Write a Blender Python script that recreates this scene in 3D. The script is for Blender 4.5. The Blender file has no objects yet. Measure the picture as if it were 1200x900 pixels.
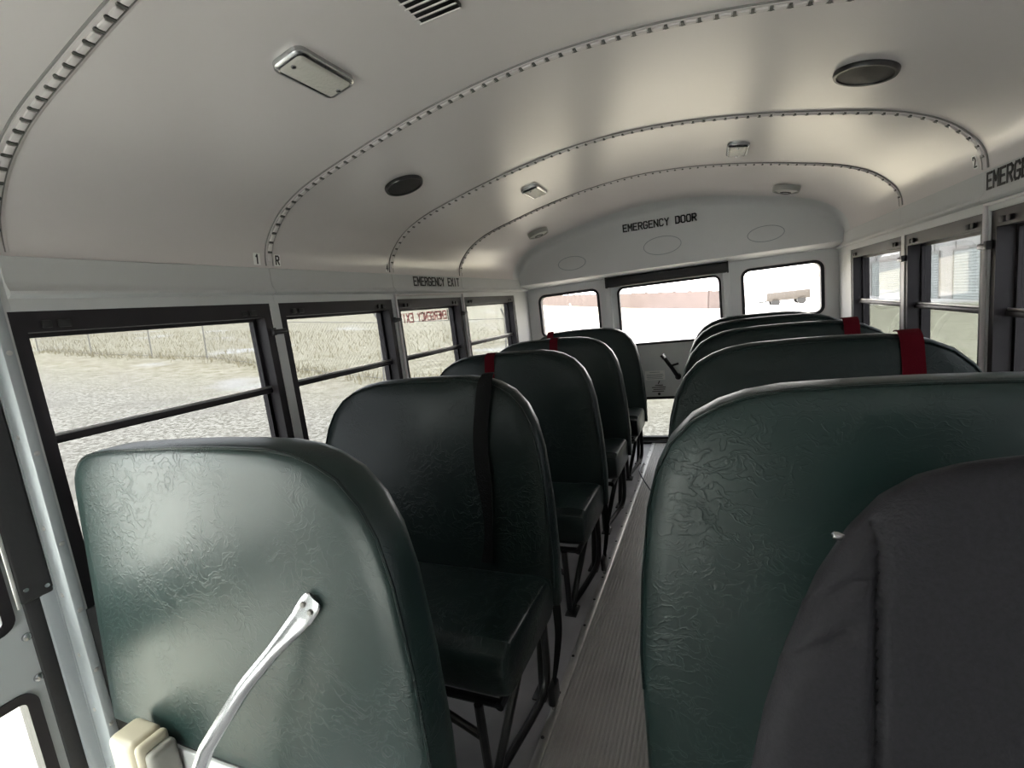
import bpy, bmesh, math, random
import numpy as np
from mathutils import Vector, Matrix

random.seed(7)
SC = bpy.context.scene
COL = SC.collection

# ------------------------------------------------------------------ camera, sky, light, exposure
W = 2.2164            # inside width of the bus
YR = 2.569            # rear wall
M = 0.705             # window module
GROUND_TILT = 0.09

cd = bpy.data.cameras.new('camera'); cam = bpy.data.objects.new('camera', cd); COL.objects.link(cam)
cd.sensor_width = 36.0; cd.lens = 555.3 / 1200 * 36.0; cd.clip_start = 0.02; cd.clip_end = 2000
_r = Vector((0.91738036, 0.38047851, -0.11683055)); _u = Vector((0.04966517, 0.18181034, 0.9820786))
_f = Vector((-0.3949008, 0.90674203, -0.14789271)); _c = Vector((1.42889, -1.25881, 1.16805))
cam.matrix_world = Matrix(((_r.x, _u.x, -_f.x, _c.x), (_r.y, _u.y, -_f.y, _c.y), (_r.z, _u.z, -_f.z, _c.z), (0, 0, 0, 1)))
SC.camera = cam

SKY = 7.2
wd = bpy.data.worlds.new('overcast_sky'); SC.world = wd; wd.use_nodes = True
wd.node_tree.nodes['Background'].inputs[0].default_value = (0.97, 0.985, 1.0, 1)
wd.node_tree.nodes['Background'].inputs[1].default_value = SKY
sl = bpy.data.lights.new('hazy_sun', 'SUN'); sl.energy = 1.5; sl.angle = math.radians(25); sl.color = (1.0, 0.96, 0.9)
so = bpy.data.objects.new('hazy_sun', sl); COL.objects.link(so)
so.rotation_euler = Vector((0.55, 0.75, -0.75)).to_track_quat('-Z', 'Y').to_euler()   # from front left, high haze

vs = SC.view_settings
SC.display_settings.display_device = 'sRGB'
vs.view_transform = 'Standard'; vs.look = 'None'; vs.gamma = 1.0; vs.use_curve_mapping = False
vs.exposure = 1.1

# ------------------------------------------------------------------ materials
def nodes(name):
    m = bpy.data.materials.new(name); m.use_nodes = True
    nt = m.node_tree; return m, nt, nt.nodes['Principled BSDF']

def mat(name, col, rough=0.5, metal=0.0, spec=0.5, noise=None, bump=None, coat=0):
    """noise=(scale, amount) varies the colour; bump=(scale, strength)."""
    m, nt, b = nodes(name)
    b.inputs['Base Color'].default_value = (*col, 1); b.inputs['Roughness'].default_value = rough
    b.inputs['Metallic'].default_value = metal; b.inputs['Specular IOR Level'].default_value = spec
    b.inputs['Coat Weight'].default_value = coat
    tc = nt.nodes.new('ShaderNodeTexCoord')
    if noise:
        n = nt.nodes.new('ShaderNodeTexNoise'); n.inputs['Scale'].default_value = noise[0]; n.inputs['Detail'].default_value = 5
        nt.links.new(tc.outputs['Object'], n.inputs['Vector'])
        r = nt.nodes.new('ShaderNodeMix'); r.data_type = 'RGBA'
        k = noise[1]
        r.inputs[6].default_value = (*[c * (1 - k) for c in col], 1); r.inputs[7].default_value = (*[min(1, c * (1 + k)) for c in col], 1)
        nt.links.new(n.outputs['Fac'], r.inputs[0]); nt.links.new(r.outputs[2], b.inputs['Base Color'])
    if bump:
        n = nt.nodes.new('ShaderNodeTexNoise'); n.inputs['Scale'].default_value = bump[0]; n.inputs['Detail'].default_value = 4
        nt.links.new(tc.outputs['Object'], n.inputs['Vector'])
        bp = nt.nodes.new('ShaderNodeBump'); bp.inputs['Strength'].default_value = bump[1]; bp.inputs['Distance'].default_value = 0.01
        nt.links.new(n.outputs['Fac'], bp.inputs['Height']); nt.links.new(bp.outputs['Normal'], b.inputs['Normal'])
    return m

def vinyl(name, col, rough, wrinkle=0.5, spec=.5):
    m, nt, b = nodes(name)
    b.inputs['Roughness'].default_value = rough; b.inputs['Specular IOR Level'].default_value = spec
    tc = nt.nodes.new('ShaderNodeTexCoord')
    nz = nt.nodes.new('ShaderNodeTexNoise'); nz.inputs['Scale'].default_value = 9; nz.inputs['Detail'].default_value = 3
    nt.links.new(tc.outputs['Object'], nz.inputs['Vector'])
    mx = nt.nodes.new('ShaderNodeVectorMath'); mx.operation = 'MULTIPLY_ADD'
    mx.inputs[1].default_value = (0.16, 0.16, 0.16)
    nt.links.new(nz.outputs['Color'], mx.inputs[0]); nt.links.new(tc.outputs['Object'], mx.inputs[2])
    sc_ = nt.nodes.new('ShaderNodeVectorMath'); sc_.operation = 'MULTIPLY'; sc_.inputs[1].default_value = (1, 1, 1.9)
    nt.links.new(mx.outputs[0], sc_.inputs[0])
    vo = nt.nodes.new('ShaderNodeTexNoise'); vo.inputs['Scale'].default_value = 24; vo.inputs['Detail'].default_value = 2.5; vo.inputs['Distortion'].default_value = .8
    nt.links.new(sc_.outputs[0], vo.inputs['Vector'])
    sb = nt.nodes.new('ShaderNodeMath'); sb.operation = 'SUBTRACT'; sb.inputs[1].default_value = .5; nt.links.new(vo.outputs['Fac'], sb.inputs[0])
    ab = nt.nodes.new('ShaderNodeMath'); ab.operation = 'ABSOLUTE'; nt.links.new(sb.outputs[0], ab.inputs[0])
    cr = nt.nodes.new('ShaderNodeMapRange'); cr.inputs[1].default_value = 0.0; cr.inputs[2].default_value = 0.045
    cr.inputs[3].default_value = 1.0; cr.inputs[4].default_value = 0.0
    nt.links.new(ab.outputs[0], cr.inputs[0])
    n2 = nt.nodes.new('ShaderNodeTexNoise'); n2.inputs['Scale'].default_value = 5; n2.inputs['Detail'].default_value = 2
    nt.links.new(tc.outputs['Object'], n2.inputs['Vector'])
    gate = nt.nodes.new('ShaderNodeMapRange'); gate.inputs[1].default_value = 0.42; gate.inputs[2].default_value = 0.62
    nt.links.new(n2.outputs['Fac'], gate.inputs[0])
    mu = nt.nodes.new('ShaderNodeMath'); mu.operation = 'MULTIPLY'
    nt.links.new(cr.outputs[0], mu.inputs[0]); nt.links.new(gate.outputs[0], mu.inputs[1])
    gr = nt.nodes.new('ShaderNodeTexNoise'); gr.inputs['Scale'].default_value = 130; gr.inputs['Detail'].default_value = 2
    nt.links.new(tc.outputs['Object'], gr.inputs['Vector'])
    ad = nt.nodes.new('ShaderNodeMath'); ad.operation = 'MULTIPLY_ADD'; ad.inputs[1].default_value = 0.12
    nt.links.new(gr.outputs['Fac'], ad.inputs[0]); nt.links.new(mu.outputs[0], ad.inputs[2])
    bp = nt.nodes.new('ShaderNodeBump'); bp.inputs['Strength'].default_value = wrinkle; bp.inputs['Distance'].default_value = 0.0022
    nt.links.new(ad.outputs[0], bp.inputs['Height']); nt.links.new(bp.outputs['Normal'], b.inputs['Normal'])
    r = nt.nodes.new('ShaderNodeMix'); r.data_type = 'RGBA'
    r.inputs[6].default_value = (*[c * 0.8 for c in col], 1); r.inputs[7].default_value = (*[c * 1.2 for c in col], 1)
    nt.links.new(nz.outputs['Fac'], r.inputs[0]); nt.links.new(r.outputs[2], b.inputs['Base Color'])
    return m

def glass_mat(name, tint):
    m = bpy.data.materials.new(name); m.use_nodes = True; nt = m.node_tree
    nt.nodes.remove(nt.nodes['Principled BSDF'])
    t = nt.nodes.new('ShaderNodeBsdfTransparent'); t.inputs[0].default_value = (*tint, 1)
    g = nt.nodes.new('ShaderNodeBsdfGlossy'); g.inputs['Roughness'].default_value = 0.02
    f = nt.nodes.new('ShaderNodeFresnel'); ge = nt.nodes.new('ShaderNodeNewGeometry')
    io = nt.nodes.new('ShaderNodeMapRange'); io.inputs[3].default_value = 1.2; io.inputs[4].default_value = 1 / 1.2   # same reflection from both faces of the thin pane
    nt.links.new(ge.outputs['Backfacing'], io.inputs[0]); nt.links.new(io.outputs[0], f.inputs[0])
    mx = nt.nodes.new('ShaderNodeMixShader')
    nt.links.new(f.outputs[0], mx.inputs[0]); nt.links.new(t.outputs[0], mx.inputs[1]); nt.links.new(g.outputs[0], mx.inputs[2])
    nt.links.new(mx.outputs[0], nt.nodes['Material Output'].inputs[0])
    return m

def ground_mat():
    m, nt, b = nodes('lot_gravel_and_dry_grass'); b.inputs['Roughness'].default_value = 0.95; b.inputs['Specular IOR Level'].default_value = 0.1
    tc = nt.nodes.new('ShaderNodeTexCoord'); sx = nt.nodes.new('ShaderNodeSeparateXYZ'); nt.links.new(tc.outputs['Object'], sx.inputs[0])
    def noise(sc, det=5):
        n = nt.nodes.new('ShaderNodeTexNoise'); n.inputs['Scale'].default_value = sc; n.inputs['Detail'].default_value = det
        nt.links.new(tc.outputs['Object'], n.inputs['Vector']); return n.outputs['Fac']
    def rng(s, a, c, lo=0., hi=1.):
        n = nt.nodes.new('ShaderNodeMapRange'); n.inputs[1].default_value = a; n.inputs[2].default_value = c
        n.inputs[3].default_value = lo; n.inputs[4].default_value = hi; nt.links.new(s, n.inputs[0]); return n.outputs[0]
    def mix(f, a, c):
        n = nt.nodes.new('ShaderNodeMix'); n.data_type = 'RGBA'; nt.links.new(f, n.inputs[0])
        for k, v in ((6, a), (7, c)):
            if isinstance(v, tuple): n.inputs[k].default_value = (*v, 1)
            else: nt.links.new(v, n.inputs[k])
        return n.outputs[2]
    def op(o, a, c):
        n = nt.nodes.new('ShaderNodeMath'); n.operation = o; n.use_clamp = True
        for k, v in ((0, a), (1, c)):
            if isinstance(v, float): n.inputs[k].default_value = v
            else: nt.links.new(v, n.inputs[k])
        return n.outputs[0]
    gravel = mix(rng(noise(16, 9), .40, .60), (.25, .235, .20), (.53, .51, .45))
    gravel = mix(rng(noise(.9, 4), .50, .62, 0., .45), gravel, (.30, .285, .25))
    grass = mix(rng(noise(3.5, 8), .35, .65), (.31, .285, .20), (.54, .51, .40))
    grass = mix(rng(noise(.25, 3), .62, .72), grass, (.62, .62, .60))
    conc = mix(rng(noise(.4, 5), .3, .7), (.74, .725, .70), (.84, .825, .80))
    green = mix(rng(noise(2.5, 7), .35, .65), (.27, .27, .19), (.42, .41, .31))
    # patchy gravel turns to grass past the fence line
    wob = op('MULTIPLY', noise(.5, 4), .35)
    gf = op('ADD', rng(sx.outputs[1], 4.5, 9.0, -.2, .9), wob)
    left = mix(gf, gravel, grass)
    # pale lot behind the bus, then grass by the warehouse
    yf = rng(sx.outputs[1], 13., 16.)
    xl = op('MULTIPLY', yf, rng(sx.outputs[0], -6.5, -5.0))
    a = mix(xl, left, conc)
    c = mix(op('MULTIPLY', rng(sx.outputs[0], 5.0, 7.0), rng(sx.outputs[1], 60., 50.)), a, green)
    c = mix(rng(sx.outputs[1], -2.2, -2.8), c, conc)      # unseen apron ahead of the bus, added pale to bounce light onto the ceiling
    nt.links.new(c, b.inputs['Base Color'])
    bp = nt.nodes.new('ShaderNodeBump'); bp.inputs['Strength'].default_value = .7; bp.inputs['Distance'].default_value = .05
    nt.links.new(noise(10, 8), bp.inputs['Height']); nt.links.new(bp.outputs['Normal'], b.inputs['Normal'])
    return m

def corrugated(name, col, freq, axis):
    m, nt, b = nodes(name); b.inputs['Roughness'].default_value = .6; b.inputs['Base Color'].default_value = (*col, 1)
    tc = nt.nodes.new('ShaderNodeTexCoord'); w = nt.nodes.new('ShaderNodeTexWave'); w.bands_direction = axis
    w.inputs['Scale'].default_value = freq; w.inputs['Distortion'].default_value = 0
    nt.links.new(tc.outputs['Object'], w.inputs['Vector'])
    bp = nt.nodes.new('ShaderNodeBump'); bp.inputs['Strength'].default_value = 1; bp.inputs['Distance'].default_value = .05
    nt.links.new(w.outputs['Fac'], bp.inputs['Height']); nt.links.new(bp.outputs['Normal'], b.inputs['Normal'])
    return m

PAINT = mat('grey_white_painted_steel', (.67, .625, .615), .29, spec=1.0, noise=(3, .03), bump=(6, .03))
REARP = mat('pale_rear_panel_paint', (.72, .72, .71), .42, noise=(5, .04), bump=(9, .03))
WALLP = mat('painted_side_panel', (.56, .565, .56), .40, noise=(5, .04), bump=(9, .03))
SEAM = mat('grey_gap_shade', (.24, .23, .22), .6); BOLT = mat('dark_bolt_steel', (.09, .086, .08), .5)
FRAME = mat('dark_bronze_aluminium', (.020, .017, .020), .45, metal=0.0, spec=.3, noise=(20, .2))
RUBBER = mat('black_rubber', (.018, .017, .018), .6, bump=(60, .1))
BLACK = mat('black_enamel', (.012, .012, .013), .33)
GREEN = vinyl('dark_green_vinyl', (.009, .017, .016), .34, .4, .28)
BARR = vinyl('green_barrier_vinyl', (.012, .026, .024), .37, .26, .42)
CLOTH = mat('charcoal_seat_cloth', (.019, .018, .022), .8, spec=.25, noise=(200, .3), bump=(300, .15))
RED = mat('red_webbing', (.075, .003, .007), .9, spec=.08, bump=(200, .2))
BWEB = mat('black_webbing', (.006, .006, .006), .75, spec=.15, bump=(200, .2))
CHROME = mat('brushed_steel', (.48, .48, .49), .26, metal=1.0)
ALU = mat('scuffed_aluminium', (.50, .49, .47), .42, metal=.85, noise=(25, .3), bump=(40, .05))
CREAM = mat('cream_plastic', (.50, .45, .34), .4)
TAUPE = mat('taupe_plastic', (.26, .25, .225), .45)
FLOORM = mat('dark_grey_floor_rubber', (.36, .35, .36), .38, noise=(8, .3), bump=(40, .08))
AISLE = mat('ribbed_aisle_rubber', (.36, .345, .325), .38, noise=(6, .25), bump=(30, .06))
GLASS = glass_mat('clear_bus_glass', (.90, .92, .89)); REARG = glass_mat('smoked_rear_glass', (.80, .78, .765))
TINT = glass_mat('tinted_bus_glass', (.335, .34, .345))
LENS = mat('frosted_lamp_lens', (.60, .58, .53), .10, spec=.6, bump=(120, .3))
INK = mat('black_lettering', (.012, .012, .012), .5)
REDINK = glass_mat('faded_red_decal', (.62, .36, .38))
PAPER = mat('white_sticker', (.93, .93, .90), .5)
GREYPAINT = mat('grey_door_paint', (.40, .42, .425), .45, noise=(6, .06), bump=(10, .05))
POSTP = mat('grey_post_paint', (.34, .365, .38), .4, noise=(12, .08), bump=(14, .06))
WEATHER = mat('weathered_fence_steel', (.30, .29, .27), .7)

# ------------------------------------------------------------------ helpers
ORIG = {}
def thing(name, label=None, cat=None, loc=(0, 0, 0), group=None, kind=None):
    o = bpy.data.objects.new(name, None); COL.objects.link(o); o.location = loc; o.empty_display_size = .05
    ORIG[o.name] = Vector(loc)
    tag(o, label, cat, group, kind); return o
def tag(o, label=None, cat=None, group=None, kind=None):
    for k, v in (('label', label), ('category', cat), ('group', group), ('kind', kind)):
        if v: o[k] = v
    return o
def mk(name, bm, m, parent=None, smooth=35, label=None, cat=None, group=None, kind=None, rec=True):
    """bm is in world coordinates (of the root's un-moved frame)."""
    if rec: bmesh.ops.recalc_face_normals(bm, faces=bm.faces[:])
    me = bpy.data.meshes.new(name)
    if parent is None:
        cs = [v.co for v in bm.verts]
        org = Vector(((min(c.x for c in cs) + max(c.x for c in cs)) / 2, (min(c.y for c in cs) + max(c.y for c in cs)) / 2, min(c.z for c in cs)))
        if kind == 'structure': org = Vector((0, 0, 0))
    else:
        org = ORIG[parent.name]
    bmesh.ops.translate(bm, verts=bm.verts[:], vec=-org)
    bm.to_mesh(me); bm.free()
    o = bpy.data.objects.new(name, me); COL.objects.link(o)
    if parent is None: o.location = org
    else: o.parent = parent
    ORIG[o.name] = org
    for mm in (m if isinstance(m, (list, tuple)) else [m]): me.materials.append(mm)
    if smooth:
        me.polygons.foreach_set('use_smooth', [True] * len(me.polygons))
        me.set_sharp_from_angle(angle=math.radians(smooth))
    tag(o, label, cat, group, kind)
    return o
def NB(): return bmesh.new()
def box(bm, lo, hi, bev=0.0, seg=2, mat4=None):
    r = bmesh.ops.create_cube(bm, size=1.0)
    s = [hi[i] - lo[i] for i in range(3)]; c = [(hi[i] + lo[i]) / 2 for i in range(3)]
    for v in r['verts']: v.co = Vector((v.co.x * s[0] + c[0], v.co.y * s[1] + c[1], v.co.z * s[2] + c[2]))
    vs_ = r['verts']
    if bev > 0:
        es = list({e for v in vs_ for e in v.link_edges})
        rr = bmesh.ops.bevel(bm, geom=es, offset=min(bev, min(s) * .49), segments=seg, affect='EDGES', profile=.5)
        vs_ = list({v for f in rr['faces'] for v in f.verts} | {v for v in vs_ if v.is_valid})
    if mat4 is not None: bmesh.ops.transform(bm, matrix=mat4, verts=vs_)
    return bm
def tube(bm, pts, r, n=10, cap=True, flat=None):
    pts = [Vector(p) for p in pts]; rings = []; up = None
    rs = [float(q) for q in r] if isinstance(r, (list, tuple)) else [r] * len(pts)
    for i, p in enumerate(pts):
        d = (pts[min(i + 1, len(pts) - 1)] - pts[max(i - 1, 0)]).normalized()
        if up is None: up = Vector((0, 0, 1)) if abs(d.z) < .9 else Vector((1, 0, 0))
        a = d.cross(up).normalized(); b = a.cross(d).normalized(); up = b
        fa, fb = flat[i] if flat else (1, 1)
        rings.append([bm.verts.new(p + rs[i] * (a * math.cos(2 * math.pi * k / n) * fa + b * math.sin(2 * math.pi * k / n) * fb)) for k in range(n)])
    for i in range(len(rings) - 1):
        for k in range(n): bm.faces.new((rings[i][k], rings[i][(k + 1) % n], rings[i + 1][(k + 1) % n], rings[i + 1][k]))
    if cap: bm.faces.new(rings[0][::-1]); bm.faces.new(rings[-1])
    return bm
def smoothpath(pts, k=6):
    P = [Vector(p) for p in pts]; P = [2 * P[0] - P[1]] + P + [2 * P[-1] - P[-2]]; out = []
    for i in range(1, len(P) - 2):
        for j in range(k):
            t = j / k; a, b, c, d = P[i - 1:i + 3]
            out.append(.5 * (2 * b + (c - a) * t + (2 * a - 5 * b + 4 * c - d) * t * t + (3 * b - 3 * c + d - a) * t ** 3))
    return out + [P[-2]]
def disc(bm, c, ax, prof, n=32):
    """lathe: prof = [(radius, height along ax)]"""
    c = Vector(c); ax = Vector(ax).normalized(); a = ax.orthogonal().normalized(); b = ax.cross(a); rings = []
    for r, h in prof:
        rings.append([bm.verts.new(c + ax * h + r * (a * math.cos(2 * math.pi * k / n) + b * math.sin(2 * math.pi * k / n))) for k in range(n)])
    for i in range(len(rings) - 1):
        for k in range(n): bm.faces.new((rings[i][k], rings[i][(k + 1) % n], rings[i + 1][(k + 1) % n], rings[i + 1][k]))
    bm.faces.new(rings[0]); bm.faces.new(rings[-1])
    return bm
def rrect(x0, y0, x1, y1, r, n=6):
    out = []
    for cx, cy, a0 in ((x1 - r, y0 + r, -90), (x1 - r, y1 - r, 0), (x0 + r, y1 - r, 90), (x0 + r, y0 + r, 180)):
        for k in range(n + 1):
            a = math.radians(a0 + 90 * k / n); out.append((cx + r * math.cos(a), cy + r * math.sin(a)))
    return out
def plate(bm, outline, holes, f, t):
    """flat plate with holes: f(u, v, w) -> xyz, thickness w 0..t"""
    es = []; loops = []
    for lp in [outline] + holes:
        vv = [bm.verts.new(f(u, v, 0)) for u, v in lp]; loops.append((vv, lp))
        es += [bm.edges.new((vv[i], vv[(i + 1) % len(vv)])) for i in range(len(vv))]
    r = bmesh.ops.triangle_fill(bm, use_beauty=True, use_dissolve=False, edges=es)
    fs = [g for g in r['geom'] if isinstance(g, bmesh.types.BMFace)]
    mp = {}
    for vv, lp in loops:
        for v, (a, b) in zip(vv, lp): mp[v] = bm.verts.new(f(a, b, t))
    for fc in fs: bm.faces.new([mp[v] for v in fc.verts][::-1])
    for vv, lp in loops:
        for i in range(len(vv)):
            j = (i + 1) % len(vv); bm.faces.new((vv[i], vv[j], mp[vv[j]], mp[vv[i]]))
    return bm
def ring(bm, outer, inner, f, t):
    n = len(outer); V = [[bm.verts.new(f(u, v, w)) for u, v in lp] for w in (0, t) for lp in (outer, inner)]
    o0, i0, o1, i1 = V
    for k in range(n):
        j = (k + 1) % n
        bm.faces.new((o0[k], o0[j], i0[j], i0[k])); bm.faces.new((o1[k], i1[k], i1[j], o1[j]))
        bm.faces.new((o0[k], o1[k], o1[j], o0[j])); bm.faces.new((i0[k], i0[j], i1[j], i1[k]))
    return bm
def inset(lp, d):
    n = len(lp); out = []
    for i in range(n):
        a, b, c = Vector(lp[i - 1]), Vector(lp[i]), Vector(lp[(i + 1) % n])
        e1 = (b - a).normalized() if (b - a).length > 1e-9 else (c - b).normalized(); e2 = (c - b).normalized() if (c - b).length > 1e-9 else e1
        n1 = Vector((-e1.y, e1.x)); n2 = Vector((-e2.y, e2.x)); nn = n1 + n2
        nn = nn / max(.3, nn.length_squared / 2); out.append(tuple(b + nn * d))
    return out
def pad(bm, lp, layers, f):
    """soft slab: layers = [(inset, depth)], outline counter-clockwise; f(u, v, w) -> xyz"""
    rows = []
    for d, w in layers:
        q = inset(lp, d) if d else lp
        rows.append([bm.verts.new(f(u, v, w)) for u, v in q])
    n = len(lp)
    for i in range(len(rows) - 1):
        for k in range(n): bm.faces.new((rows[i][k], rows[i][(k + 1) % n], rows[i + 1][(k + 1) % n], rows[i + 1][k]))
    bm.faces.new(rows[0]); bm.faces.new(rows[-1])
    return bm
STROKES = {   # drawn on a 0..1 by 0..1 cell
 'E': ['1,0 0,0 0,1 1,1', '0,.52 .8,.52'], 'M': ['0,0 0,1 .5,.4 1,1 1,0'], 'R': ['0,0 0,1 .75,1 1,.86 1,.64 .75,.5 0,.5', '.5,.5 1,0'],
 'G': ['1,.84 .78,1 .22,1 0,.84 0,.16 .22,0 .78,0 1,.16 1,.46 .55,.46'], 'N': ['0,0 0,1 1,0 1,1'], 'C': ['1,.82 .78,1 .22,1 0,.84 0,.16 .22,0 .78,0 1,.18'],
 'Y': ['0,1 .5,.5 1,1', '.5,.5 .5,0'], 'D': ['0,0 0,1 .7,1 1,.82 1,.18 .7,0 0,0'], 'O': ['.22,0 0,.16 0,.84 .22,1 .78,1 1,.84 1,.16 .78,0 .22,0'],
 'X': ['0,0 1,1', '0,1 1,0'], 'I': ['.5,0 .5,1'], 'T': ['0,1 1,1', '.5,0 .5,1'], '1': ['.25,.8 .55,1 .55,0'], '2': ['0,.8 .2,1 .8,1 1,.8 1,.6 0,0 1,0'], '4': ['.75,0 .75,1 0,.3 1,.3'], ' ': []}
def letters(name, s, h, w, gap, thick, mw, m, parent=None, label=None, cat=None):
    """block capitals of height h and width w, laid along x from the origin"""
    if label and ' ' in s:
        root = thing(name, label, cat, tuple(mw.translation)); x = 0.0
        for wd_ in s.split(' '):
            letters('word', wd_, h, w, gap, thick, mw @ Matrix.Translation((x, 0, 0)), m, root); x += (len(wd_) + 1) * (w + gap)
        return root
    bm = NB(); x = 0.0
    for ch in s:
        for st in STROKES[ch]:
            pts = [tuple(float(q) for q in t.split(',')) for t in st.split()]
            pts = [(x + a * w, b * h) for a, b in pts]
            for (x0, y0), (x1, y1) in zip(pts[:-1], pts[1:]):
                L = math.hypot(x1 - x0, y1 - y0); an = math.atan2(y1 - y0, x1 - x0)
                box(bm, (-thick * .45, -thick / 2, -.0006), (L + thick * .45, thick / 2, .0006), mat4=mw @ Matrix.Translation((x0, y0, 0)) @ Matrix.Rotation(an, 4, 'Z'))
        x += w + gap
    return mk(name, bm, m, parent, smooth=0, label=label, cat=cat)
def frame4(o, x, y):
    x = Vector(x).normalized(); y = Vector(y).normalized(); z = x.cross(y)
    return Matrix(((x.x, y.x, z.x, o[0]), (x.y, y.y, z.y, o[1]), (x.z, y.z, z.z, o[2]), (0, 0, 0, 1)))
def copy_tree(o, parent=None, fix=None):
    c = o.copy(); COL.objects.link(c)
    if parent: c.parent = parent
    for ch in list(o.children): copy_tree(ch, c)
    return c

# ------------------------------------------------------------------ ceiling profile
_h = [(0, 1.415), (.004, 1.463), (.02, 1.505), (.05, 1.543), (.09, 1.580), (.14, 1.612), (.21, 1.643), (.29, 1.668), (.42, 1.700), (.55, 1.729),
      (.69, 1.755), (.83, 1.775), (.97, 1.788), (W / 2, 1.793)]
_full = _h + [(W - x, z) for x, z in _h[-2::-1]]
PROF = [(v.x, v.y) for v in smoothpath([(x, z, 0) for x, z in _full], 4)]
_cum = [0.0]
for i in range(1, len(PROF)): _cum.append(_cum[-1] + math.dist(PROF[i], PROF[i - 1]))
def ceil_at(s):
    x = float(np.interp(s, _cum, [p[0] for p in PROF])); z = float(np.interp(s, _cum, [p[1] for p in PROF]))
    x2 = float(np.interp(s + .004, _cum, [p[0] for p in PROF])); z2 = float(np.interp(s + .004, _cum, [p[1] for p in PROF]))
    x1 = float(np.interp(s - .004, _cum, [p[0] for p in PROF])); z1 = float(np.interp(s - .004, _cum, [p[1] for p in PROF]))
    t = Vector((x2 - x1, 0, z2 - z1)).normalized(); n = Vector((t.z, 0, -t.x))   # n points into the bus
    return Vector((x, 0, z)), t, n
def s_of_x(x): return float(np.interp(x, [p[0] for p in PROF], _cum))
def on_ceil(x, y):
    p, t, n = ceil_at(s_of_x(x)); p.y = y; return p, t, n

# ------------------------------------------------------------------ setting: shell of the bus
YF = -2.35
bm = NB()
box(bm, (.0, -.74, -.06), (W, YR, 0)); box(bm, (.74, YF, -.06), (W, -.74, 0)); box(bm, (-.12, YF, -.42), (.74, -.74, -.36)); box(bm, (.72, YF, -.42), (.74, -.74, -.06)); box(bm, (-.06, -.74, -.42), (.74, -.715, -.06))
mk('floor', bm, FLOORM, kind='structure', smooth=0)
bm = NB()      # ribbed runner down the aisle
x = .968
while x < 1.25:
    box(bm, (x, -1.6, .0), (x + .0085, YR - .03, .007), .002, 1); x += .0125
box(bm, (.962, -1.6, .0), (1.256, YR - .03, .0035))
mk('trim_1', bm, AISLE, kind='structure', smooth=30)
for q, x in enumerate((.934, 1.254)):
    bm = NB(); box(bm, (x, -1.6, .0), (x + .028, YR - .03, .009), .004, 2)
    tr = mk('trim_%d' % (2 + q), bm, ALU, kind='structure')
    bm = NB()
    for k in range(26): disc(bm, (x + .008, -1.5 + k * .16, .0088), (0, 0, 1), [(.0055, 0), (.005, .0015), (.002, .002)], 8)
    mk('screws', bm, BLACK, tr)

bm = NB()      # curved roof
ys = [YF, -1.6, -.7, 0, .7, 1.4, 2.0, 2.25, YR + .03]
rows = []
for off in (0, .05):
    g = []
    for y in ys:
        r_ = []
        for i, s in enumerate(_cum):
            p, t, n = ceil_at(s); q = p - n * off; r_.append(bm.verts.new((q.x, y, q.z)))
        g.append(r_)
    rows.append(g)
for a, g in enumerate(rows):
    for i in range(len(g) - 1):
        for k in range(len(_cum) - 1): bm.faces.new((g[i][k], g[i][k + 1], g[i + 1][k + 1], g[i + 1][k]))
for k in range(len(_cum) - 1):
    bm.faces.new((rows[0][0][k], rows[0][0][k + 1], rows[1][0][k + 1], rows[1][0][k])); bm.faces.new((rows[0][-1][k], rows[0][-1][k + 1], rows[1][-1][k + 1], rows[1][-1][k]))
for i in range(len(ys) - 1):
    for k in (0, -1): bm.faces.new((rows[0][i][k], rows[0][i + 1][k], rows[1][i + 1][k], rows[1][i][k]))
mk('ceiling', bm, PAINT, kind='structure', smooth=60)

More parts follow.
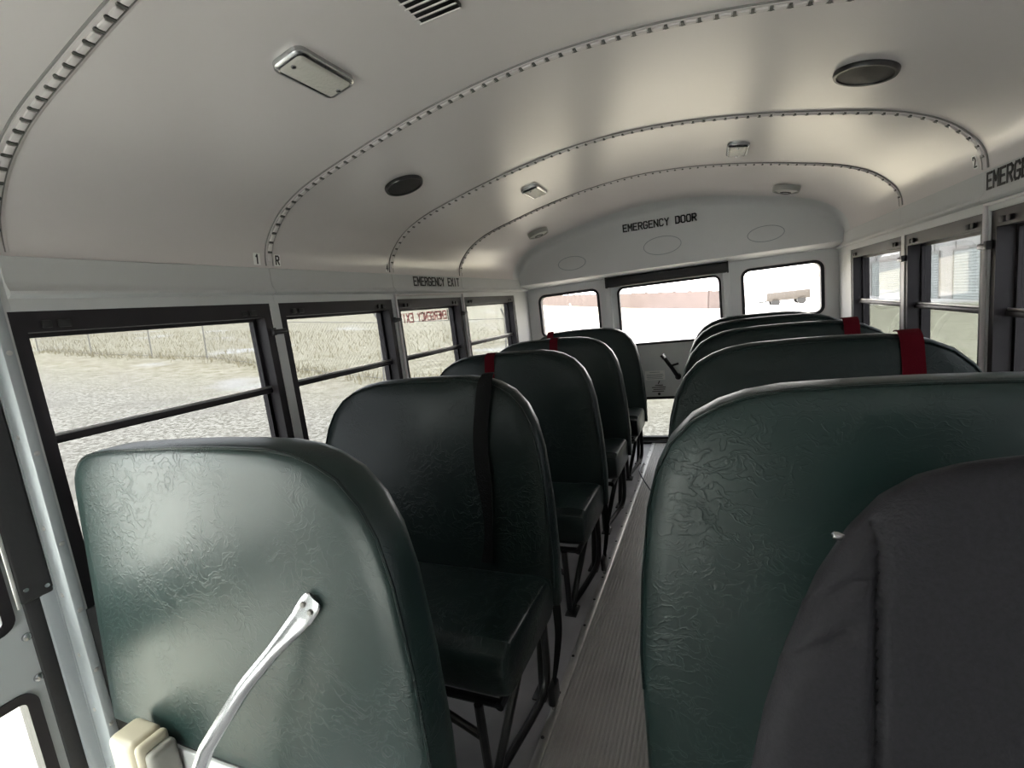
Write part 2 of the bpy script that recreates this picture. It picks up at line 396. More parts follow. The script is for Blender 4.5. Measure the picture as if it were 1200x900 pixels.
# roof bows: raised band, row of pressed tabs, seam strips coloured dark as the shaded gap, bolts
tn = 4
for rib, y in enumerate((-M, 0, M, 2 * M)):
    y0, y1 = y - .004, y + .030
    bm = NB(); pr = []
    for s in np.linspace(.015, _cum[-1] - .015, 150):
        p, t, n = ceil_at(float(s))
        pr.append([bm.verts.new((p.x + n.x * h, yy, p.z + n.z * h)) for yy, h in ((y0, -.002), (y0 + .002, .0045), (y1 - .006, .0045), (y1, .001), (y1, -.002))])
    for i in range(len(pr) - 1):
        for k in range(4): bm.faces.new((pr[i][k], pr[i][k + 1], pr[i + 1][k + 1], pr[i + 1][k]))
    s = .045
    while s < _cum[-1] - .04:
        p, t, n = ceil_at(s); c = p + Vector((0, y + .012, 0)) + n * .0055
        mt = Matrix(((t.x, 0, n.x, c.x), (0, 1, 0, c.y), (t.z, 0, n.z, c.z), (0, 0, 0, 1)))
        box(bm, (-.0125, -.0068, -.003), (.0125, .0068, .0034), .003, 2, mat4=mt); s += .036
    tr = mk('trim_%d' % tn, bm, PAINT, kind='structure', smooth=40); tn += 1
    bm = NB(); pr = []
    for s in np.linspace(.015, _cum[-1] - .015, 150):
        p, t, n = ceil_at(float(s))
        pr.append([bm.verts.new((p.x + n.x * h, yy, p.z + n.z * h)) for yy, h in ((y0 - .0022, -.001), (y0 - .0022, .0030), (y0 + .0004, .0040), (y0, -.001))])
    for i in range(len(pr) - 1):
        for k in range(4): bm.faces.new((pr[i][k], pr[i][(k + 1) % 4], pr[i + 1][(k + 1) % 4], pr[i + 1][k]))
    pr = []
    for s in np.linspace(.015, _cum[-1] - .015, 150):
        p, t, n = ceil_at(float(s))
        pr.append([bm.verts.new((p.x + n.x * h, yy, p.z + n.z * h)) for yy, h in ((y + .0205, .003), (y + .0205, .0062), (y + .0222, .0062), (y + .0222, .003))])
    for i in range(len(pr) - 1):
        for k in range(4): bm.faces.new((pr[i][k], pr[i][(k + 1) % 4], pr[i + 1][(k + 1) % 4], pr[i + 1][k]))
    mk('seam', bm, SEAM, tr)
    bm = NB(); s = .063
    while s < _cum[-1] - .04:
        p, t, n = ceil_at(s); c = p + Vector((0, y + .012, 0)) + n * .0045
        mt = Matrix(((t.x, 0, n.x, c.x), (0, 1, 0, c.y), (t.z, 0, n.z, c.z), (0, 0, 0, 1)))
        box(bm, (-.0035, -.0085, -.002), (.0035, .0085, .0035), .001, 1, mat4=mt); s += .036
    mk('bolts', bm, BOLT, tr)

# side walls with window openings
ZS, ZT = .58, 1.300
def side_wall(name, opens, x0, x1, ylo):
    bm = NB(); out = [(ylo, -.42 if ylo > -1 else -.05), (YR, -.42 if ylo > -1 else -.05), (YR, 1.43), (ylo, 1.43)]
    plate(bm, out, [[(a, b), (c, b), (c, d), (a, d)] for a, b, c, d in opens], lambda u, v, w: (x0 + (x1 - x0) * w, u, v), 1.0)
    return mk(name, bm, WALLP, kind='structure', smooth=0)
LW = [(-.706, -.018), (.018, M - .018), (M + .018, 2 * M - .018), (2 * M + .020, 2.265)]
RW = [(2 * M + .018, 2.265), (M + .018, 2 * M - .018), (.018, M - .018), (-M + .018, -.018), (-1.45, -.80)]
wl_o = side_wall('wall_left', [(a, ZS, b, ZT) for a, b in LW], 0, -.085, -.712)
bm = NB(); box(bm, (-.002, -.711, .0), (.004, YR - .01, ZS + .002), .002); mk('lower_wall_shade', bm, mat('dark_wall_shade', (.045, .046, .048), .5, noise=(10, .2)), wl_o)  # dark sheet added for the shade on the wall below the sill
side_wall('wall_right', [(a, ZS, b, ZT) for a, b in RW], W, W + .085, YF)

wn = 1
def bus_window(side, a, b, mid=1.0, light=False):
    global wn
    sx = 1 if side == 'L' else -1; X = 0 if side == 'L' else W
    F = lambda u, v, w: (X - sx * w, u, v)
    root = thing('window_%d' % wn, loc=(X, (a + b) / 2, ZS), kind='structure'); wn += 1
    o = [(a, ZS), (b, ZS), (b, ZT), (a, ZT)]; st = .028
    i = [(a + st, ZS + .03), (b - st, ZS + .03), (b - st, ZT - .048), (a + st, ZT - .048)]
    bm = NB(); ring(bm, o, i, lambda u, v, w: F(u, v, .004 + w), .082)
    # inner sash lip, stepped
    i2 = [(a + st + .012, ZS + .045), (b - st - .012, ZS + .045), (b - st - .012, ZT - .058), (a + st + .012, ZT - .058)]
    ring(bm, i, i2, lambda u, v, w: F(u, v, .05 + w), .022)
    mk('frame', bm, FRAME, root, smooth=0)
    bm = NB(); x0, x1 = sorted((X - sx * .030, X - sx * .060)); box(bm, (x0, a + st, mid - .014), (x1, b - st, mid + .004), .004)
    mk('mid_rail', bm, FRAME, root)
    bm = NB(); x0, x1 = sorted((X - sx * .034, X - sx * .040)); box(bm, (x0, a + st, mid + .0045), (x1, b - st, mid + .012), .002)
    mk('glazing_bead', bm, ALU, root)
    for zz0, zz1, dx in ((mid - .005, ZT - .045, .058), (ZS + .028, mid - .003, .048)):
        bm = NB(); x0, x1 = sorted((X - sx * dx, X - sx * (dx + .004))); box(bm, (x0, a + st - .004, zz0), (x1, b - st + .004, zz1))
        mk('pane', bm, TINT, root, smooth=0)
    for y in (a + .085, b - .085):     # spring latches on the upper rail
        bm = NB()
        for dy, w in ((-.022, .020), (.012, .026)):
            x0, x1 = sorted((X - sx * .002, X + sx * .006)); box(bm, (x0, y + dy - w / 2, ZT - .040), (x1, y + dy + w / 2, ZT - .022), .003)
        mk('latch', bm, RUBBER, root)
    return root, F
LWO = [bus_window('L', a, b) for a, b in LW]
RWO = [bus_window('R', a, b, mid=.995) for a, b in RW]
# pillar catches
for X, sx, pil, k in ((0, 1, (0, M, 2 * M), 0), (W, -1, (2 * M, M, 0), 1)):
    for j, y in enumerate(pil):
        bm = NB(); x0, x1 = sorted((X - sx * .003, X + sx * .014)); box(bm, (x0, y - .034, 1.190), (x1, y + .026, 1.208), .005); box(bm, (x0, y - .034, 1.187), (X + sx * .008 if sx > 0 else x1, y - .016, 1.214), .003)
        mk('window_catch', bm, BLACK, (LWO if X == 0 else RWO)[j][0])
# push-out emergency window: white bead around it and reversed lettering on the glass
r3, F3 = LWO[2]
a, b = LW[2]
bm = NB(); tube(bm, [(.006, a - .012, .70), (.006, a - .012, 1.318), (.006, b + .012, 1.322), (.006, b + .012, .70)], .007, 8)
mk('bead', bm, PAINT, r3)
letters('lettering', 'EMERGENCY EXIT', .044, .024, .0115, .0085, frame4((-.068, 1.300, 1.182), (0, -1, 0), (0, 0, 1)), REDINK, r3)
bm = NB(); box(bm, (-.0665, 1.312, 1.168), (-.0655, 1.322, 1.235)); mk('decal_edge', bm, INK, r3)
r2, F2 = RWO[2]
a, b = RW[2]
bm = NB(); tube(bm, [(W - .006, a - .012, .70), (W - .006, a - .012, 1.318), (W - .006, b + .012, 1.322), (W - .006, b + .012, .70)], .007, 8)
mk('bead', bm, PAINT, r2)

# header panels over the windows
for q, (X, sx) in enumerate(((0, 1), (W, -1))):
    bm = NB(); edges = [(-.70 if X == 0 else YF) , 0, M, 2 * M, YR - .002]
    if X: edges = [YF, -M] + edges[1:]
    for a, b in zip(edges[:-1], edges[1:]):
        pr = [(0, 1.424), (.010, 1.420), (.010, 1.362), (.016, 1.350), (.022, 1.343), (.022, 1.337), (.016, 1.331), (.004, 1.328), (.004, 1.303), (0, 1.303)]
        r0 = [[bm.verts.new((X + sx * (u - .002), y, v)) for u, v in pr] for y in (a + .0012, b - .0012)]
        for k in range(len(pr)): bm.faces.new((r0[0][k], r0[0][(k + 1) % len(pr)], r0[1][(k + 1) % len(pr)], r0[1][k]))
        bm.faces.new(r0[0]); bm.faces.new(r0[1])
    mk('trim_%d' % tn, bm, WALLP, kind='structure', smooth=40); tn += 1

# rear wall with two windows, a door opening and the bulkhead above
RL = rrect(.100, .925, .603, 1.275, .055); RR = rrect(1.635, .915, 2.128, 1.272, .055)
bm = NB()
plate(bm, [(-.085, -.06), (.690, -.06), (.690, 1.345), (1.530, 1.345), (1.530, -.06), (W + .085, -.06), (W + .085, 1.43), (-.085, 1.43)], [RL[::-1], RR[::-1]], lambda u, v, w: (u, YR + w, v), .06)
box(bm, (-.05, YR + .02, 1.35), (W + .05, YR + .06, 1.84))
rw = mk('wall_rear', bm, REARP, kind='structure', smooth=0)
bm = NB(); rows = []     # bulging bulkhead
for ins, y in ((0, 2.28), (.010, 2.340), (.026, 2.378), (.048, 2.395)):
    row = []
    for s in np.linspace(0, _cum[-1], 70):
        p, t, n = ceil_at(float(s)); e_ = min(1, min(s, _cum[-1] - s) / .10); ins_ = ins * e_ * e_
        z = max(1.385, p.z + n.z * ins_); row.append(bm.verts.new((min(W, max(0, p.x + n.x * ins_)), y, z)))
    rows.append(row)
low = []
for k, v in enumerate(rows[-1]):
    low.append(bm.verts.new((v.co.x, 2.405, 1.372)))
low2 = [bm.verts.new((v.co.x, 2.42, 1.362)) for v in low]; low3 = [bm.verts.new((v.co.x, YR + .01, 1.338)) for v in low]
rows += [low, low2, low3]
for a, b in zip(rows[:-1], rows[1:]):
    for k in range(69): bm.faces.new((a[k], a[k + 1], b[k + 1], b[k]))
mk('bulkhead', bm, REARP, rw, smooth=50)
for cx, cz, rx, rz in ((.455, 1.488, .11, .052), (1.125, 1.515, .13, .064), (1.78, 1.485, .11, .052)):
    bm = NB(); n = 40
    oo = [(cx + rx * math.cos(2 * math.pi * k / n), cz + rz * math.sin(2 * math.pi * k / n)) for k in range(n)]
    ring(bm, oo, inset(oo, .004), lambda u, v, w: (u, 2.3985 + w, v), .004)
    mk('cover_outline', bm, POSTP, rw)
for nm, lp in (('L', RL), ('R', RR)):
    root = thing('window_%d' % wn, loc=(sum(p[0] for p in lp) / len(lp), YR, .92), kind='structure'); wn += 1
    bm = NB(); ring(bm, inset(lp, -.008), inset(lp, .014), lambda u, v, w: (u, YR - .006 + w, v), .05); mk('gasket', bm, RUBBER, root)
    bm = NB(); ring(bm, inset(lp, -.015), inset(lp, -.007), lambda u, v, w: (u, YR - .008 + w, v), .012); mk('trim_ring', bm, PAINT, root)
    bm = NB(); plate(bm, inset(lp, .010), [], lambda u, v, w: (u, YR + .02 + w, v), .004); mk('pane', bm, REARG, root, smooth=0)

# rear emergency door
d2 = thing('door_2', loc=(1.11, YR, 0), kind='structure')
wu = rrect(.752, .800, 1.495, 1.262, .05); wl = rrect(.765, .040, 1.482, .365, .02)
bm = NB(); plate(bm, [(.700, .012), (1.520, .012), (1.520, 1.338), (.700, 1.338)], [wu[::-1], wl[::-1]], lambda u, v, w: (u, YR + .012 + w, v), .045)
mk('leaf', bm, mat('pale_grey_door_paint', (.72, .735, .73), .45, noise=(6, .06)), d2, smooth=0)
bm = NB(); ring(bm, inset(wu, -.004), inset(wu, .013), lambda u, v, w: (u, YR + .004 + w, v), .04); mk('gasket', bm, RUBBER, d2)
bm = NB(); ring(bm, inset(wl, -.012), inset(wl, .008), lambda u, v, w: (u, YR + .004 + w, v), .04); mk('gasket', bm, RUBBER, d2)
bm = NB(); plate(bm, inset(wu, .01), [], lambda u, v, w: (u, YR + .03 + w, v), .004); mk('pane', bm, REARG, d2, smooth=0)
bm = NB(); plate(bm, inset(wl, .005), [], lambda u, v, w: (u, YR + .03 + w, v), .004); mk('pane', bm, TINT, d2, smooth=0)
bm = NB()
for x0, x1 in ((.662, .702), (1.516, 1.556)): box(bm, (x0, YR - .014, .0), (x1, YR + .01, 1.34), .006)
mk('jamb', bm, REARP, d2)
bm = NB(); box(bm, (.66, YR - .03, .0), (1.56, YR + .06, .020), .004); mk('threshold', bm, RUBBER, d2)
bm = NB(); tube(bm, [(1.165, YR + .01, .535), (1.165, YR - .035, .535)], .022, 14)
tube(bm, [(1.165, YR - .035, .535), (1.130, YR - .045, .60), (1.075, YR - .05, .69)], [.016, .014, .014], 10); tube(bm, [(1.115, YR - .045, .625), (1.175, YR - .048, .640)], .008, 8)
hd = mk('handle', bm, BLACK, d2)
bm = NB(); tube(bm, [(1.077, YR - .05, .686), (1.058, YR - .05, .715)], .019, 10); mk('grip', bm, CHROME, hd)
bm = NB(); box(bm, (.915, YR + .0095, .512), (1.065, YR + .0125, .585)); st = mk('sticker', bm, PAPER, d2)
bm = NB()
for z, a_, b_ in ((.5735, .95, 1.03), (.556, .925, 1.05), (.545, .925, 1.055), (.534, .925, 1.045), (.523, .93, 1.05)): box(bm, (a_, YR + .0088, z - .0022), (b_, YR + .0098, z + .0022))
mk('print', bm, GREYPAINT, st)
bm = NB()
for z, a_, b_ in ((.468, .985, 1.045), (.452, .96, 1.065), (.436, .97, 1.06), (.42, .96, 1.05)): box(bm, (a_, YR + .0108, z - .003), (b_, YR + .0124, z + .003))
tube(bm, [(1.01, YR + .011, .480), (1.022, YR + .011, .505)], .004, 6); disc(bm, (1.012, YR + .0125, .398), (0, -1, 0), [(.011, 0), (.009, .004)], 12)
mk('instruction_print', bm, INK, d2)

# front cap (behind the photographer) with an opening cut low to throw fill onto the ceiling
bm = NB(); plate(bm, [(-.085, -.42), (W + .085, -.42), (W + .085, 1.42), (1.7, 1.74), (W / 2, 1.83), (.5, 1.74), (-.085, 1.42)],
                 [[(.10, .10), (.10, .72), (1.05, .72), (1.05, .10)]], lambda u, v, w: (u, YF - w, v), .05)
wf = mk('wall_front', bm, WALLP, kind='structure', smooth=0)
bm = NB(); plate(bm, [(.08, .08), (1.07, .08), (1.07, .74), (.08, .74)], [], lambda u, v, w: (u, YF - .02 - w, v), .005)
mk('fill_windscreen', bm, GLASS, wf, smooth=0)

# entrance door and the post behind it
bm = NB(); box(bm, (-.055, -.732, -.42), (.006, -.711, 1.43), .003); box(bm, (-.075, -.760, -.42), (-.052, -.728, .655), .003); box(bm, (-.085, -.735, -.42), (-.05, -.711, 1.43))
bm2 = bm
pw = mk('wall_entrance', bm, POSTP, kind='structure')
bm = NB()
for z in (.15, .32, .47, .63, .80, 1.02, 1.25): disc(bm, (-.030, -.7315, z), (0, -1, 0), [(.006, 0), (.005, .002), (.002, .003)], 10); disc(bm, (.0055, -.7215, z - .04), (1, 0, 0), [(.006, 0), (.005, .002), (.002, .003)], 10)
mk('rivets', bm, ALU, pw)
bm = NB(); box(bm, (-.085, YF, 1.30), (.006, -.732, 1.43)); box(bm, (-.085, YF, -.42), (.006, -1.62, 1.32)); mk('door_surround', bm, POSTP, pw, smooth=0)
d1 = thing('door_1', loc=(-.10, -1.19, -.36), kind='structure')
def leaf(ya, yb):
    """one folding leaf, ya is the rear edge"""
    y0, y1 = min(ya, yb), max(ya, yb)
    lo = rrect(y0 + .045, -.26, y1 - .034, .425, .02); up = rrect(y0 + .045, .60, y1 - .034, 1.22, .02)
    bm = NB(); plate(bm, [(y0, -.35), (y1, -.35), (y1, 1.295), (y0, 1.295)], [lo[::-1], up[::-1]], lambda u, v, w: (-.070 - w, u, v), .035)
    lf = mk('leaf', bm, GREYPAINT, d1, smooth=0)
    for w_ in (lo, up):
        bm = NB(); ring(bm, inset(w_, -.014), inset(w_, .008), lambda u, v, w: (-.065 - w, u, v), .045); mk('gasket', bm, FRAME, lf)
        bm = NB(); plate(bm, w_, [], lambda u, v, w: (-.085 - w, u, v), .004); mk('pane', bm, GLASS, lf, smooth=0)
    bm = NB()
    for z in (.56, .455): disc(bm, (-.0695, y1 - .010, z), (1, 0, 0), [(.010, 0), (.009, .004), (.004, .006)], 12)
    mk('bolt', bm, CHROME, lf)
    return lf
leaf(-.786, -1.205); leaf(-1.210, -1.615)
bm = NB(); box(bm, (-.085, -.789, -.35), (-.060, -.757, .66), .006); mk('edge_seal', bm, RUBBER, d1)
bm = NB(); box(bm, (-.074, -.797, .640), (-.050, -.734, 1.29), .008, 3)
fl = mk('safety_flap', bm, RUBBER, d1)
bm = NB(); tube(bm, [(-.054, -.799, .635), (-.054, -.799, 1.28)], .004, 8); mk('edge_strip', bm, ALU, fl)
bm = NB(); disc(bm, (-.0505, -.782, .672), (1, 0, 0), [(.006, 0), (.005, .002)], 10); disc(bm, (-.0505, -.746, .662), (1, 0, 0), [(.006, 0), (.005, .002)], 10); mk('screws', bm, CHROME, fl)
bm = NB()                      # torn bit of seal
random.seed(3)
for k in range(9): tube(bm, [(-.066, -.760, .50 - k * .011), (-.060, -.754 + random.random() * .004, .497 - k * .011), (-.0565, -.746 + random.random() * .009, .493 - k * .012)], .0035, 6)
mk('torn_seal', bm, RUBBER, d1)

# ------------------------------------------------------------------ bench seats
def back_outline(xw, xa, z0, square=False):
    """aisle edge on xa, wall edge on xw (either order), rounded upper corners"""
    tab = [(.0, .0), (.44, .0), (.60, .013), (.75, .034), (.83, .056), (.885, .085), (.93, .128), (.957, .178), (.972, .225), (.981, .285)]
    zz = [z0, .36, .44, .5, .55, .60, .65, .70, .75, .79, .83, .86, .885, .91, .93, .945, .957, .965, .972, .977, .981]
    zz = [z for z in zz if z >= z0]
    f = lambda z: float(np.interp(z, [t[0] for t in tab], [t[1] for t in tab]))
    tw = [(.0, .0), (.88, .0), (.91, .006), (.93, .016), (.945, .030), (.957, .050), (.965, .072), (.972, .11), (.977, .17), (.981, .285)]
    fw = (lambda z: float(np.interp(z, [t[0] for t in tw], [t[1] for t in tw]))) if square else f
    w = abs(xa - xw); sg = 1 if xa > xw else -1
    right = [(w - f(z), z) for z in zz]; left = [(fw(z), z) for z in zz[::-1]]
    top = [(w - .285 - (w - .57) * j / 8, .981 + .004 * math.sin(math.pi * j / 8)) for j in range(1, 8)]
    bot = [(w * j / 10, z0) for j in range(1, 10)]
    lp = right + top + left + bot
    lp = [(xw + sg * u, z) for u, z in lp]
    if sg < 0: lp = lp[::-1]
    return lp
BACK_LAYERS = [(.055, .0), (.022, .004), (.008, .013), (.001, .028), (0, .042), (.001, .060), (.010, .076), (.026, .084)]
def recl(z, k=.215): return (z - .40) * k
def make_seat(side, name='bench_seat'):
    mi = (lambda x: x) if side == 'L' else (lambda x: W - x)
    root = thing(name, loc=(0, 0, 0))
    lp = back_outline(mi(.045), mi(.972), .30)
    f = lambda u, v, w: (u, recl(v) + w, v)
    bm = NB(); pad(bm, lp, BACK_LAYERS, f)
    br = mk('backrest', bm, GREEN, root, smooth=60)
    bm = NB(); wl_ = inset(lp, .010); ii = [i for i in range(len(lp)) if lp[i][1] > .34]
    pth = [f(wl_[i][0], wl_[i][1], .009) for i in ii]
    st = max(range(len(pth)), key=lambda i: math.dist(pth[i], pth[i - 1])); pth = pth[st:] + pth[:st]
    tube(bm, pth, .0035, 6); mk('piping', bm, GREEN, br)
    # cushion: rounded section swept from wall to aisle, gathered at the aisle end
    bm = NB(); sec = rrect(-.368, .282, .012, .408, .055, 8); cy, cz = -.18, .345; rows = []
    us = [.05, .053, .06, .075, .10] + list(np.linspace(.14, .82, 14)) + [.85, .87, .885, .90, .912, .924, .934, .943, .95, .955, .958]
    for u in us:
        ea = max(0, u - .908) / .05; ew = max(0, .09 - u) / .04
        sc = math.sqrt(max(.0, 1 - min(1, ea) ** 2)) * .16 + .84 if ea > 0 else (math.sqrt(max(0, 1 - min(1, ew) ** 2)) * .12 + .88 if ew > 0 else 1)
        row = []
        for y, z in sec:
            yy = cy + (y - cy) * (1 - (1 - sc) * .30); z2 = cz + (z - cz) * sc
            crown = .014 * math.sin(math.pi * min(1, max(0, (u - .05) / .9))) * max(0, (z - cz) / .07) * (1 - ((y - cy) / .2) ** 2)
            fold = .0075 * max(0, min(1, (u - .84) / .05)) * math.cos(y * 2 * math.pi / .036) * (1 if z > cz - .02 else .0)
            row.append(bm.verts.new((mi(u), yy, z2 + crown + fold + .018 * max(0, -(y - cy) / .2) * (1 if z > cz else .2))))
        rows.append(row)
    n = len(sec)
    for a, b in zip(rows[:-1], rows[1:]):
        for k in range(n): bm.faces.new((a[k], a[(k + 1) % n], b[(k + 1) % n], b[k]))
    bm.faces.new(rows[0]); bm.faces.new(rows[-1])
    mk('cushion', bm, GREEN, root, smooth=70)
    # steel frame under the cushion, legs toward the aisle, rail to the wall
    bm = NB(); tube(bm, [(mi(.02), -.33, .262), (mi(.925), -.33, .262)], .011, 10); tube(bm, [(mi(.02), -.03, .262), (mi(.925), -.03, .262)], .011, 10)
    tube(bm, [(mi(.925), -.34, .262), (mi(.925), -.02, .262)], .011, 10); tube(bm, [(mi(.06), -.34, .262), (mi(.06), -.02, .262)], .011, 10)
    box(bm, (min(mi(.0), mi(.03)), -.36, .235), (max(mi(.0), mi(.03)), .0, .27), .004)
    mk('seat_frame', bm, BLACK, root)
    bm = NB(); tube(bm, [(mi(.872), -.345, .262), (mi(.866), -.33, .02), (mi(.866), -.325, .0)], .0115, 10); mk('leg', bm, BLACK, root)
    bm = NB(); tube(bm, [(mi(.925), -.215, .262), (mi(.872), -.315, .02)], .0115, 10); mk('leg', bm, BLACK, root)
    bm = NB(); tube(bm, smoothpath([(mi(.928), -.03, .262), (mi(.925), -.035, .12), (mi(.918), -.06, .055), (mi(.900), -.14, .030), (mi(.872), -.30, .018)], 5), .0115, 10); mk('leg', bm, BLACK, root)
    bm = NB(); tube(bm, [(mi(.912), -.02, .262), (mi(.886), .0, .0)], .0115, 10); mk('leg', bm, BLACK, root)
    bm = NB(); tube(bm, [(mi(.70), -.355, .262), (mi(.868), -.338, .165)], .010, 10); mk('brace', bm, BLACK, root)
    for x_, y_ in ((.875, -.325), (.888, -.005)):
        bm = NB(); box(bm, (min(mi(x_ - .022), mi(x_ + .022)), y_ - .035, 0), (max(mi(x_ - .022), mi(x_ + .022)), y_ + .035, .007), .002)
        ft = mk('foot_plate', bm, BLACK, root)
        bm = NB(); disc(bm, (mi(x_ + .008), y_ + .022, .006), (0, 0, 1), [(.008, 0), (.007, .006), (.003, .008)], 8); mk('bolt', bm, CHROME, ft)
    return root
def strap(root, x, w, m, lab, z1=.42, twist=False, over=True):
    """webbing down the face of the backrest and over its top; root still at the origin frame"""
    org = root.location.copy(); bm = NB(); pts = []
    for z in np.linspace(z1, .955, 22):
        pts.append((recl(float(z)) - .004, float(z)))
    if over: pts += [(recl(.970) + .002, .971), (recl(.98) + .018, .9845), (recl(.985) + .032, .9862), (recl(.98) + .050, .982)]
    rows = []
    for i, (y, z) in enumerate(pts):
        tt = i / len(pts); wob = (.010 * math.sin(tt * 9) if twist else 0); ww = w * (1 - (.45 * max(0, math.sin(tt * 7 + .6)) if twist else 0))
        d = (-.003 - .004 * math.sin(tt * 7) ** 2) if twist and i < 21 else 0
        nxt = pts[min(i + 1, len(pts) - 1)]; prv = pts[max(i - 1, 0)]
        t = Vector((nxt[0] - prv[0], nxt[1] - prv[1])).normalized(); nn = Vector((-t.y, t.x))
        rows.append([bm.verts.new((x + wob + dx * ww / 2, y + d + nn.x * th, z + nn.y * th)) for dx, th in ((-1, .0), (1, .0), (1, .0022), (-1, .0022))])
    for a, b in zip(rows[:-1], rows[1:]):
        for k in range(4): bm.faces.new((a[k], a[(k + 1) % 4], b[(k + 1) % 4], b[k]))
    bm.faces.new(rows[0]); bm.faces.new(rows[-1])
    o = mk('strap', bm, m, root, smooth=50); o['label'] = lab
    return o
def hanging_belt(root, side='L'):
    bm = NB(); pts = [(.957, .02, .30), (.962, .0, .22), (.958, -.03, .15), (.950, -.055, .09)]
    P = smoothpath(pts, 5); rows = []
    for i, p in enumerate(P):
        a = .5 + i * .10; d = Vector((math.sin(a) * .3, math.cos(a), 0)) * .024; q = Vector((.0012, 0, 0))
        rows.append([bm.verts.new(p - d - q), bm.verts.new(p + d - q), bm.verts.new(p + d + q), bm.verts.new(p - d + q)])
    for a, b in zip(rows[:-1], rows[1:]):
        for k in range(4): bm.faces.new((a[k], a[(k + 1) % 4], b[(k + 1) % 4], b[k]))
    bm.faces.new(rows[0]); bm.faces.new(rows[-1])
    o = mk('lap_belt', bm, BWEB, root, smooth=40); o['label'] = 'black lap belt hanging at the aisle'
    bm = NB(); box(bm, (.938, -.088, .035), (.960, -.032, .095), .008, 3); bk = mk('buckle', bm, BLACK, o)
    bm = NB(); box(bm, (.943, -.078, .018), (.955, -.042, .036), .004, 2); mk('tongue', bm, CHROME, o)

ORIG_SEATS = []
GL, GR = 'green bench seats on the door side', 'green bench seats behind the driver'
left = [(-.06, 'green bench seat right behind the door-side barrier, black strap down its backrest'),
        (.665, 'second green bench seat on the door side, red strap near its middle'),
        (1.335, 'third green bench seat on the door side, in front of the rearmost one'),
        (2.085, 'rearmost green bench seat on the door side, beside the emergency door')]
right = [(.285, 'green bench seat just behind the driver-side barrier, red strap left of its window corner', .985),
         (.93, 'second green bench seat behind the driver-side barrier, a shorter stretch of red strap showing', .985),
         (1.54, 'third green bench seat behind the driver-side barrier, mostly hidden', .985),
         (2.13, 'rearmost green bench seat on the driver side, below the right rear window', .975)]
pL = make_seat('L'); pR = make_seat('R')
S = []
for i, (y, lab) in enumerate(left):
    o = pL if i == 0 else copy_tree(pL); ORIG[o.name] = Vector((0, 0, 0)); S.append((o, y)); tag(o, lab, 'seat', GL)
for i, (y, lab, sc) in enumerate(right):
    o = pR if i == 0 else copy_tree(pR); ORIG[o.name] = Vector((0, 0, 0)); S.append((o, y)); tag(o, lab, 'seat', GR); o.scale.z = sc / .985
# straps differ from seat to seat
strap(S[0][0], .755, .052, BWEB, 'black strap hanging down the backrest', twist=True)
strap(S[1][0], .437, .05, RED, 'red strap over the backrest')
strap(S[2][0], .548, .05, RED, 'red strap over the backrest')
strap(S[3][0], .285, .05, RED, 'red strap over the backrest')
strap(S[4][0], 1.941, .054, RED, 'red strap over the backrest')
strap(S[5][0], 1.945, .054, RED, 'red strap over the backrest')
hanging_belt(S[0][0]); hanging_belt(S[1][0])
def recenter(o, x0):      # put the Empty at the seat's base centre on the floor
    for ch in o.children:
        ch.location = ch.location + Vector((-x0, .15, 0))
for i, (o, y) in enumerate(S):
    x0 = .51 if i < 4 else W - .51
    recenter(o, x0); o.location = (x0, y - .15, 0)

# ------------------------------------------------------------------ padded barriers
def barrier(side, yb, z0, label, k, t=.105, xw=.035, xa=.968):
    mi = (lambda x: x) if side == 'L' else (lambda x: W - x)
    root = thing('padded_barrier', label, 'barrier', (mi(.5), yb + .04, 0 if side == 'R' else 0))
    lp = back_outline(mi(xw), mi(xa), z0, True); f = lambda u, v, w: (u, yb + (v - .40) * k + w, v)
    L = [(.055, -.001), (.016, .003), (.005, .010), (0, .022), (.0, t - .030), (.004, t - .014), (.014, t - .004), (.03, t)]
    bm = NB(); pad(bm, lp, L, f); pd = mk('pad', bm, BARR, root, smooth=60)
    bm = NB(); w2 = inset(lp, .004); ii = [i for i in range(len(lp)) if lp[i][1] > z0 + .03]
    pth = [f(w2[i][0], w2[i][1], .011) for i in ii]; st = max(range(len(pth)), key=lambda i: math.dist(pth[i], pth[i - 1])); pth = pth[st:] + pth[:st]
    tube(bm, pth, .0032, 6); mk('piping', bm, GREEN, pd)
    return root, f, mi
bl, fL, _ = barrier('L', -.728, .30, 'green padded barrier behind the entrance door, silver grab rail bolted to its face', .07, t=.10)
bm = NB(); box(bm, (.175, -.738, -.06), (.955, -.730, .312), .002); kp = mk('kick_panel', bm, WALLP, bl, smooth=0)
for k in range(7):
    bm = NB(); disc(bm, (.25 + k * .11, -.738, .288), (0, -1, 0), [(.006, 0), (.005, .002), (.002, .003)], 10); mk('rivet', bm, ALU, kp)
bm = NB(); tube(bm, [(.94, -.67, .0), (.94, -.67, .36)], .014, 10); mk('leg', bm, BLACK, bl)
bm = NB(); tube(bm, [(.10, -.67, .0), (.10, -.67, .36)], .014, 10); mk('leg', bm, BLACK, bl)
brt, fR, miR = barrier('R', -.375, .17, 'green padded barrier behind the driver seat, on the right side of the aisle', .06, t=.105, xw=.03, xa=.962)
for x_ in (.945, .08):
    bm = NB(); tube(bm, [(miR(x_), -.335, .0), (miR(x_), -.335, .22)], .014, 10); mk('leg', bm, BLACK, brt)
    bm = NB(); box(bm, (miR(x_) - .03, -.37, 0), (miR(x_) + .03, -.30, .008), .002); mk('foot_plate', bm, BLACK, brt)

